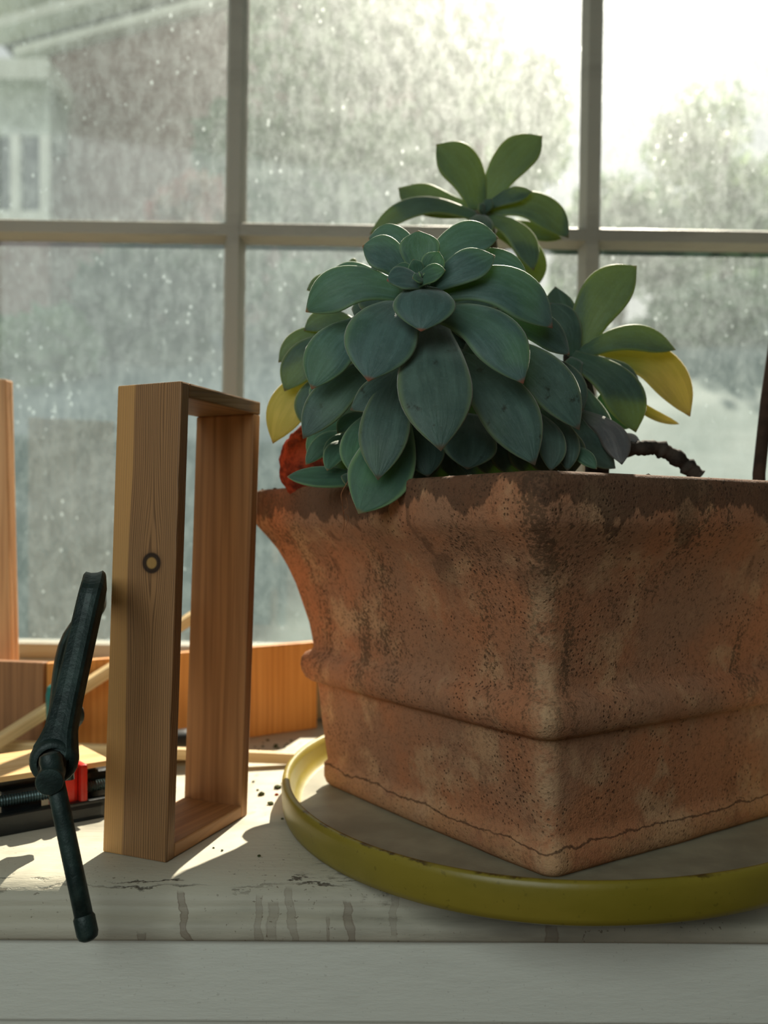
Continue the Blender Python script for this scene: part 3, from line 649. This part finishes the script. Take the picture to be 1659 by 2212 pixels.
# ---------------------------------------------------------------- crumbs on the sill
GRM = plain('crumb', (52, 58, 34), .9, .1, var=.4, scale=300); RDM = plain('crumb_red', (140, 66, 40), .9, .1)
rnd = random.Random(11)
spots = [(565, 1718, .0032, 0), (585, 1738, .0028, 0), (598, 1718, .0018, 1), (600, 1703, .0032, 0), (613, 1694, .0022, 0), (557, 1708, .0014, 0), (610, 1770, .0012, 0), (640, 1785, .0010, 0), (548, 1690, .0014, 0), (480, 1838, .0010, 0), (462, 1832, .0009, 0), (560, 1850, .0012, 0)]
for i in range(16): spots.append((rnd.uniform(550, 650), rnd.uniform(1598, 1628), rnd.uniform(.0010, .0022), 0))
for (px, py, r_, red) in spots:
    d_ = HC * F / (py - HY); q = P(px, py, d_); q.z = r_ * .35
    a_, b_ = lump(Vector((0, 0, 0)), r_, rnd, .55); o = mesh('soil_crumb', a_, b_, RDM if red else GRM); o.location = q
    if red: tag(o, 'tiny reddish crumb on the sill beside the saucer', 'crumb', 'crumbs scattered on the sill')
    elif py > 1660: tag(o, 'dark crumb of soil on the sill between frame and saucer', 'crumb', 'crumbs scattered on the sill')
    else: tag(o, 'tiny dark crumb on the sill in front of the honey coloured board', 'crumb', 'crumbs scattered on the sill')

# ---------------------------------------------------------------- succulents
def succ(name, c1, c2, edgec, tipc, trans, tmix, bluish=.5, spots=0.0, green=None):
    g = G(name); v = g.coord(); at = g.n('ShaderNodeAttribute', _attribute_name='along'); ae = g.n('ShaderNodeAttribute', _attribute_name='rim')
    T, E = at.outputs['Fac'], ae.outputs['Fac']; ac = g.n('ShaderNodeAttribute', _attribute_name='cross')
    cx = g.n('ShaderNodeCombineXYZ'); g.set(cx.inputs[0], g.math('MULTIPLY', ac.outputs['Fac'], 2.2)); g.set(cx.inputs[1], g.math('MULTIPLY', T, .9)); g.set(cx.inputs[2], g.math('MULTIPLY', g.noise(v, 12, 1), 6))
    streak = g.noise(cx.outputs[0], 2.0, 3, .55)
    n1 = g.noise(v, 45, 4, .6); col = g.mix(g.step(n1, .35, .65), lin(c1), lin(c2))
    col = g.mix(g.math('MULTIPLY', g.step(T, .45, .0), .55), col, lin((66, 104, 78)))
    col = g.mix(g.math('MULTIPLY', g.step(streak, .42, .66), .28), col, lin([min(255, q * 1.3) for q in c2]))
    if green: col = g.mix(g.math('MULTIPLY', g.step(g.math('ADD', T, g.math('MULTIPLY', g.noise(v, 30, 3), .3)), 1.0, .35), .9), col, lin(green))
    bloom = g.math('MULTIPLY', g.step(g.noise(v, 600, 3, .7), .5, .75), .25 * bluish)
    col = g.mix(bloom, col, lin((150, 178, 176)))
    if spots:
        bl = g.math('MULTIPLY', g.step(g.noise(v, 60, 5, .7), .6, .7), spots); col = g.mix(bl, col, lin((34, 42, 32)))
    ec = g.math('MULTIPLY', g.step(E, .80, .99), .75); col = g.mix(ec, col, lin(edgec))
    col = g.mix(g.math('MULTIPLY', g.step(T, .955, .995), .9), col, lin(tipc))
    b = g.bsdf(col, .52, .35, bump=g.math('ADD', g.math('MULTIPLY', g.noise(v, 800, 3, .6), .35), g.math('MULTIPLY', streak, 2.5)), bs=.4, bd=.0006, out=False, Sheen__Weight=.6, Sheen__Roughness=.5)
    t = g.n('ShaderNodeBsdfTranslucent'); g.set(t.inputs[0], lin(trans)); mx = g.n('ShaderNodeMixShader'); mx.inputs[0].default_value = tmix
    g.t.links.new(b, mx.inputs[1]); g.t.links.new(t.outputs[0], mx.inputs[2]); g.t.links.new(mx.outputs[0], g.out.inputs[0]); return g.m
LM = succ('blue_green_leaf', (66, 98, 94), (84, 114, 110), (120, 150, 110), (176, 96, 70), (150, 190, 60), .22)
LO = succ('old_blue_green_leaf', (64, 92, 84), (80, 106, 96), (120, 140, 96), (110, 84, 60), (150, 180, 70), .18, spots=.9)
LB_ = succ('back_leaf', (56, 84, 78), (70, 98, 84), (120, 140, 70), (100, 70, 50), (185, 200, 45), .25)
LY = succ('yellowing_leaf', (176, 160, 78), (190, 166, 92), (200, 180, 90), (180, 130, 70), (205, 195, 70), .3, bluish=.1, green=(78, 112, 44))
LGn = succ('young_green_leaf', (60, 96, 80), (74, 112, 90), (140, 176, 120), (150, 130, 90), (150, 200, 70), .22, bluish=.3)
LD = succ('dried_leaf', (96, 98, 100), (120, 118, 116), (90, 80, 70), (60, 50, 40), (120, 110, 90), .15, spots=.4)
WP = [(0, .46), (.12, .54), (.25, .68), (.4, .85), (.52, .96), (.62, 1.0), (.70, .98), (.77, .89), (.84, .72), (.90, .50), (.945, .29), (.975, .12), (1, .015)]
WPn = [(0, .45), (.15, .62), (.3, .84), (.45, .98), (.55, 1.0), (.68, .94), (.8, .74), (.88, .54), (.94, .32), (.98, .12), (1, .02)]
def leaf(parent, base, tip, wpx, mat=None, arch=.10, side=0.0, hint=None, th=.0045, cup=.10, wp=WP, droop=0.0, name='leaf', fold=0.0):
    """fleshy spatulate leaf: closed lens section swept along an arched mid line"""
    A, B = P(*base), P(*tip); ax_ = B - A; L = ax_.length; t_ = ax_ / L; dmean = (base[2] + tip[2]) / 2; W = wpx / F * tip[2] * .5 + wpx / F * base[2] * .5
    hv = Vector(hint) if hint else Vector((0, -1, .35))
    nrm = (hv - t_ * hv.dot(t_)).normalized(); bi = t_.cross(nrm)
    NA, NB = 22, 18; V = []; Fc = []; al = []; rm = []; cr_ = []
    seed = random.random() * 50
    pts = []
    for i in range(NA + 1):
        t = i / NA; t = t ** .92
        s_ = math.sin(math.pi * t); c = A + ax_ * t + nrm * (arch * L * s_) + bi * (side * L * s_) + nrm * (-droop * L * t ** 3)
        pts.append((t, c))
    for i, (t, c) in enumerate(pts):
        tg_ = (pts[min(i + 1, NA)][1] - pts[max(i - 1, 0)][1]).normalized(); nl = (nrm - tg_ * nrm.dot(tg_)).normalized(); bl_ = tg_.cross(nl)
        # smooth width
        wv_ = W / 2 * (interp(wp, max(0, t - .02)) + interp(wp, t) + interp(wp, min(1, t + .02))) / 3 if t < .97 else W / 2 * interp(wp, t)
        tv = th / 2 * (interp([(0, 1.1), (.5, 1.0), (.8, .8), (.95, .5), (1, .12)], t))
        for k in range(NB):
            a_ = 2 * math.pi * k / NB; cx, sy = math.cos(a_), math.sin(a_)
            x = cx * wv_ * (1 + .03 * mnoise.noise(Vector((t * 4, cx * 2, seed)))); y = tv * sy + cup * (abs(cx) ** 1.8) * wv_ * (1 if t < .9 else .6) - fold * wv_ * (1 - abs(cx)) * .5
            y += wv_ * .05 * mnoise.noise(Vector((t * 3, cx * 1.5, seed + 9)))
            V.append(c + bl_ * x + nl * y); al.append(t); rm.append(abs(cx)); cr_.append(cx)
    for i in range(NA):
        for k in range(NB): Fc.append((i * NB + k, i * NB + (k + 1) % NB, (i + 1) * NB + (k + 1) % NB, (i + 1) * NB + k))
    Fc += [tuple(range(NB))[::-1], tuple(NA * NB + k for k in range(NB))]
    o = mesh(name, V, Fc, mat or LM, parent, True); me = o.data
    a1 = me.attributes.new('along', 'FLOAT', 'POINT'); a1.data.foreach_set('value', al); a2 = me.attributes.new('rim', 'FLOAT', 'POINT'); a2.data.foreach_set('value', rm); a3 = me.attributes.new('cross', 'FLOAT', 'POINT'); a3.data.foreach_set('value', cr_)
    bmx = bmesh.new(); bmx.from_mesh(me); bmesh.ops.recalc_face_normals(bmx, faces=bmx.faces); bmx.to_mesh(me); bmx.free()
    return o
STEM = plain('succulent_stem', (86, 78, 60), .8, .2, scale=60, var=.3)
STEMD = plain('dark_woody_stem', (54, 48, 42), .85, .2, scale=60, var=.4, bump=.6)

mp_ = thing('succulent_rosette', 'large blue-green succulent rosette drooping over the front of the pot', 'succulent', 'succulents in the terracotta pot')
tube('stem', smoothpath([P(930, 1120, .68), P(925, 1000, .665), P(925, 850, .655), P(915, 700, .635), P(912, 620, .60)], 5), .012, STEM, mp_)
UPH = (0, -.75, .75)
FW = (0, -1, .2)
# heart of the rosette
for (bx0, by0, tx, ty, wd_, d0, d1) in ((908, 606, 905, 587, 14, .560, .556), (915, 606, 918, 590, 13, .561, .557), (920, 606, 931, 582, 19, .563, .557), (904, 606, 897, 592, 13, .560, .556)):
    leaf(mp_, (bx0, by0, d0), (tx, ty, d1), wd_, LGn, th=.003, arch=.12, hint=UPH)
leaf(mp_, (908, 606, .570), (893, 560, .566), 36, LGn, th=.003, arch=-.05, cup=.15, hint=FW)
leaf(mp_, (918, 612, .576), (949, 543, .570), 54, LGn, th=.0032, arch=.03, cup=.2)
leaf(mp_, (905, 612, .572), (849, 579, .567), 50, LGn, th=.0032, arch=.06, cup=.15)
leaf(mp_, (898, 618, .564), (963, 584, .552), 44, LGn, th=.0035, arch=.06, side=-.06, hint=(0, -1, .25), cup=.15)
leaf(mp_, (915, 609, .562), (891, 600, .554), 26, LGn, th=.0032, arch=.1, hint=(0, -1, .3), cup=.1)
leaf(mp_, (918, 622, .568), (836, 606, .556), 62, LM, th=.004, arch=.08, side=.06, hint=(0, -1, .45), cup=.15)
leaf(mp_, (910, 600, .590), (904, 498, .588), 88, LM, th=.004, arch=.02, cup=.18)
leaf(mp_, (878, 604, .590), (783, 532, .588), 88, LM, arch=.06, side=.10, cup=.12)
leaf(mp_, (925, 625, .584), (1070, 552, .578), 82, LM, arch=.10, side=.02, cup=.12)
leaf(mp_, (930, 570, .606), (1077, 514, .612), 88, LM, arch=.06, side=-.12, cup=.1)
leaf(mp_, (900, 545, .610), (796, 516, .618), 62, LM, arch=.10, side=.12, cup=.1)
leaf(mp_, (980, 590, .615), (1141, 600, .620), 62, LM, arch=.06, side=-.20, cup=.1)
leaf(mp_, (925, 628, .577), (910, 716, .545), 134, LM, arch=.16, hint=(0, -.75, .65), cup=.02, th=.005)
leaf(mp_, (868, 632, .586), (661, 674, .590), 108, LM, arch=.12, side=.12, cup=.06, th=.005)
leaf(mp_, (938, 636, .586), (1194, 709, .588), 112, LM, arch=.12, side=-.16, cup=.06, th=.005)
leaf(mp_, (893, 660, .592), (796, 824, .548), 156, LM, arch=.14, side=.06, cup=-.02, th=.005)
leaf(mp_, (935, 676, .594), (1131, 829, .560), 118, LM, arch=.14, side=-.10, cup=.02, th=.005)
leaf(mp_, (935, 700, .600), (953, 974, .535), 158, LO, arch=.12, cup=-.02, th=.005, side=.02)
leaf(mp_, (1040, 695, .612), (1231, 767, .618), 80, LM, arch=.12, side=-.10, cup=.06)
leaf(mp_, (1010, 745, .618), (1252, 929, .590), 108, LO, arch=.12, side=-.10, cup=.04, th=.005)
leaf(mp_, (1150, 775, .640), (1260, 887, .640), 66, LO, arch=.10, side=-.10)
leaf(mp_, (975, 770, .618), (1156, 1005, .576), 128, LO, arch=.12, side=-.04, cup=.02, th=.005)
leaf(mp_, (820, 700, .618), (674, 841, .592), 104, LM, arch=.12, side=.10, cup=.05, th=.005)
leaf(mp_, (830, 780, .630), (655, 948, .604), 88, LO, arch=.10, side=.05, cup=.05, th=.005)
leaf(mp_, (885, 790, .618), (757, 886, .590), 80, LO, arch=.10, side=-.10, cup=.05, th=.005)
leaf(mp_, (880, 790, .612), (817, 1037, .572), 108, LO, arch=.08, side=.04, cup=.04)
leaf(mp_, (858, 900, .622), (775, 1110, .581), 138, LGn, arch=.08, side=-.06, cup=.06, th=.005)
leaf(mp_, (815, 895, .630), (768, 1030, .602), 72, LGn, arch=.08, side=.10, cup=.06)
leaf(mp_, (800, 900, .632), (729, 936, .620), 40, LGn, arch=.08, side=.1)
leaf(mp_, (1020, 900, .625), (1010, 1014, .600), 118, LO, arch=.08, cup=.04)
leaf(mp_, (900, 900, .628), (925, 1030, .606), 92, LO, arch=.08, cup=.04)
leaf(mp_, (1150, 895, .625), (1190, 1018, .600), 62, LO, arch=.08, side=-.12, cup=.04)
leaf(mp_, (1165, 890, .632), (1226, 1018, .612), 58, LO, arch=.08, side=-.14, cup=.04)
leaf(mp_, (1200, 975, .632), (1290, 1014, .615), 36, LGn, arch=.08, side=-.12, cup=.04)
for (bx0, by0, tx, ty, wd_, d0, d1, mt) in ((960, 780, 900, 960, 110, .650, .640, LO), (1020, 800, 1090, 990, 110, .650, .642, LO), (860, 800, 730, 900, 90, .650, .645, LO), (1050, 760, 1210, 860, 90, .652, .650, LO), (850, 620, 700, 600, 80, .640, .66, LM),
        (960, 560, 1060, 560, 70, .64, .68, LM), (1080, 850, 1240, 990, 90, .655, .65, LO), (840, 700, 730, 740, 80, .66, .66, LO), (850, 930, 850, 1040, 90, .655, .65, LO)):
    leaf(mp_, (bx0, by0, d0), (tx, ty, d1), wd_, mt, arch=.08)

for k in range(16):
    an = R(-65 + 310 / 15 * k); ca, sa = math.cos(an), math.sin(an)
    leaf(mp_, (925 + ca * 20, 665 + sa * 20, .628), (925 + ca * 165, 675 + sa * 150, .640), 135, LO, arch=.12, cup=.03)
for k in range(13):
    leaf(mp_, (780 + k * 34, 900, .645), (745 + k * 41, 1052 - 2.2 * k, .640), 92, LO, arch=.06)
lp = thing('succulent_rosette', 'yellow-tipped succulent rosette peeking out left behind the large one', 'succulent', 'succulents in the terracotta pot')
tube('stem', smoothpath([P(760, 1085, .72), P(765, 950, .715), P(765, 800, .71), P(770, 720, .705)], 5), .008, STEM, lp)
leaf(lp, (770, 640, .700), (663, 627, .690), 52, LB_, arch=.1, side=.14)
leaf(lp, (775, 705, .690), (657, 714, .680), 54, LB_, arch=.1, side=.12)
leaf(lp, (750, 725, .690), (602, 783, .680), 58, LB_, arch=.1, side=.12)
leaf(lp, (760, 735, .680), (615, 845, .668), 82, LB_, arch=.1, side=.12)
leaf(lp, (750, 800, .690), (590, 958, .676), 88, LY, arch=.1, side=.13)
leaf(lp, (735, 810, .680), (668, 930, .668), 76, LB_, arch=.1, side=.14)
leaf(lp, (750, 810, .672), (684, 885, .664), 56, LGn, arch=.1, side=.14)
leaf(lp, (770, 600, .72), (745, 575, .71), 60, LB_, arch=.1)
leaf(lp, (790, 700, .70), (700, 800, .69), 90, LB_, arch=.1)

op = thing('succulent_offset', 'small green succulent offset resting on the left rim of the pot', 'succulent', 'succulents in the terracotta pot')
tube('stem', smoothpath([P(800, 1075, .675), P(790, 1010, .665), P(775, 975, .655)], 5), .006, STEM, op)
leaf(op, (785, 1034, .640), (621, 1030, .622), 56, LGn, wp=WPn, arch=.04, side=-.03, hint=(0, -.9, .5), th=.0055)
leaf(op, (775, 965, .640), (707, 1017, .618), 48, LGn, wp=WPn, arch=.08, side=.16)
leaf(op, (785, 955, .650), (661, 1004, .640), 50, LGn, wp=WPn, arch=.08, side=.18)
leaf(op, (775, 950, .645), (700, 990, .632), 34, LGn, wp=WPn, arch=.08, side=.16)
leaf(op, (785, 925, .658), (665, 985, .650), 58, LGn, wp=WPn, arch=.08, side=.20)
leaf(op, (765, 1045, .632), (738, 1028, .625), 26, LB_, wp=WPn, arch=.02)
leaf(op, (800, 950, .650), (770, 1050, .630), 60, LGn, wp=WPn, arch=.06)
HAIR = plain('root_hair', (150, 104, 74), .8, .2)
rnd = random.Random(3)
rp = [P(765, 1010, .606), P(752, 1040, .604), P(738, 1066, .607), P(740, 1090, .611), P(744, 1130, .628), P(741, 1150, .634)]
for (o0, rr_) in ((rp, .00025),): tube('aerial_root', smoothpath(o0, 6), rr_, HAIR, op, n=6)
tube('aerial_root', smoothpath([P(790, 985, .60), P(786, 1006, .599), P(772, 1020, .600), P(760, 1048, .600), P(755, 1068, .604)], 6), .0002, HAIR, op, n=6)
tube('aerial_root', smoothpath([P(748, 1075, .612), P(752, 1095, .613), P(743, 1105, .615), P(753, 1118, .618), P(747, 1140, .625)], 6), .0002, HAIR, op, n=6)

tp_ = thing('succulent_rosette', 'tall back-lit succulent rosette rising above the others', 'succulent', 'succulents in the terracotta pot')
tube('stem', smoothpath([P(1090, 1110, .80), P(1090, 900, .80), P(1080, 700, .80), P(1050, 520, .80), P(1042, 455, .797)], 6), .009, STEM, tp_)
leaf(tp_, (1032, 455, .800), (943, 312, .800), 96, LB_, arch=.05, side=.10, cup=.10)
leaf(tp_, (1052, 440, .802), (1172, 293, .806), 88, LB_, arch=.05, side=-.07, cup=.10)
leaf(tp_, (1028, 458, .806), (861, 406, .812), 82, LB_, arch=.05, side=-.10, cup=.10)
leaf(tp_, (1050, 450, .790), (1150, 413, .786), 42, LB_, arch=.05, side=-.02, cup=.14)
leaf(tp_, (1050, 458, .794), (1229, 514, .792), 82, LB_, arch=.10, side=-.18, cup=.10)
leaf(tp_, (1050, 470, .790), (1153, 584, .776), 60, LB_, arch=.10, side=-.12, cup=.10)
leaf(tp_, (1030, 470, .792), (799, 506, .790), 52, LB_, arch=.10, side=.14, cup=.10)
leaf(tp_, (1075, 500, .810), (1158, 622, .806), 62, LB_, arch=.06, side=-.18, cup=.10)
leaf(tp_, (1050, 480, .812), (1215, 516, .815), 46, LB_, arch=.05, side=.02)
leaf(tp_, (1040, 470, .784), (1030, 520, .76), 66, LB_, arch=.10, hint=UPH)
leaf(tp_, (1045, 462, .786), (1062, 430, .778), 26, LB_, arch=.05); leaf(tp_, (1043, 462, .784), (1036, 440, .776), 22, LB_, arch=.05)

rr = thing('succulent_rosette', 'right-hand succulent rosette with a yellow lower leaf near the window', 'succulent', 'succulents in the terracotta pot')
tube('stem', smoothpath([P(1285, 1085, .70), P(1290, 980, .70), P(1265, 880, .70), P(1245, 790, .70), P(1243, 765, .698)], 6), .009, STEMD, rr)
leaf(rr, (1248, 775, .700), (1376, 574, .702), 104, LB_, arch=.05, side=-.10, cup=.1)
leaf(rr, (1245, 775, .704), (1200, 619, .706), 74, LB_, arch=.05, side=-.06, cup=.1)
leaf(rr, (1252, 768, .694), (1460, 756, .698), 66, LB_, arch=.08, side=-.12, cup=.1)
leaf(rr, (1265, 772, .704), (1491, 900, .706), 100, LY, arch=.06, side=-.22, cup=.1)
leaf(rr, (1250, 770, .694), (1388, 843, .690), 82, LB_, arch=.06, side=.06, cup=.1)
leaf(rr, (1235, 775, .690), (1374, 934, .678), 96, LB_, arch=.10, side=-.12, cup=.1)
leaf(rr, (1240, 775, .695), (1188, 655, .700), 56, LB_, arch=.10, side=.10, cup=.1)
leaf(rr, (1340, 840, .712), (1468, 916, .714), 26, LY, arch=.02, side=.10, th=.002, wp=WPn)
leaf(rr, (1290, 860, .69), (1362, 925, .70), 50, LGn, arch=.05)
leaf(rr, (1255, 895, .668), (1344, 1004, .648), 62, LD, arch=.06, side=-.16, cup=-.15, th=.0025)
leaf(rr, (1235, 830, .68), (1290, 990, .67), 90, LO, arch=.06, side=-.05)
leaf(rr, (1240, 900, .665), (1330, 1012, .66), 60, LO, arch=.06, side=.10)
leaf(rr, (1330, 940, .68), (1385, 960, .68), 36, LD, arch=.06, th=.003, cup=-.2)
leaf(rr, (1245, 780, .685), (1200, 860, .675), 70, LO, arch=.06)
# twisted woody stem lying over the soil
tw = smoothpath([P(1300, 985, .67), P(1340, 972, .672), P(1385, 968, .675), P(1420, 968, .68), P(1455, 985, .682), P(1480, 1003, .684), P(1510, 1030, .684)], 7)
rnd = random.Random(8); rad = [.0052 + .0007 * math.sin(i * .9) + rnd.uniform(-.0004, .0012) for i in range(len(tw))]
tube('woody_stem', tw, rad, STEMD, rr, n=12)
for (q, e) in ((P(1452, 978, .680), P(1462, 972, .680)), (P(1475, 992, .682), P(1490, 994, .682)), (P(1430, 966, .680), P(1434, 956, .680))): tube('leaf_scar', [q, q.lerp(e, .6), e], [.0026, .0016, .0004], STEMD, rr, n=8)

# rough red terracotta lump behind the leaves
RL = G('rough_red_clay'); v = RL.coord(); RL.bsdf(RL.mix(RL.step(RL.noise(v, 70, 5, .7), .35, .65), lin((92, 40, 28)), lin((166, 70, 44))), .9, .1, bump=RL.noise(v, 120, 5, .7), bs=.9, bd=.003)
bm = bmesh.new(); bmesh.ops.create_icosphere(bm, subdivisions=5, radius=1); c_ = P(672, 1005, .715)
for v_ in bm.verts:
    k = 1 + .10 * mnoise.noise(v_.co * 2.2) + .05 * mnoise.noise(v_.co * 7); v_.co = Vector((v_.co.x * .0235, v_.co.y * .020, v_.co.z * .030)) * k + c_
tag(finish(bm, 'clay_lump', RL.m, smooth=True), 'rough reddish clay lump behind the small succulent offset', 'lump')
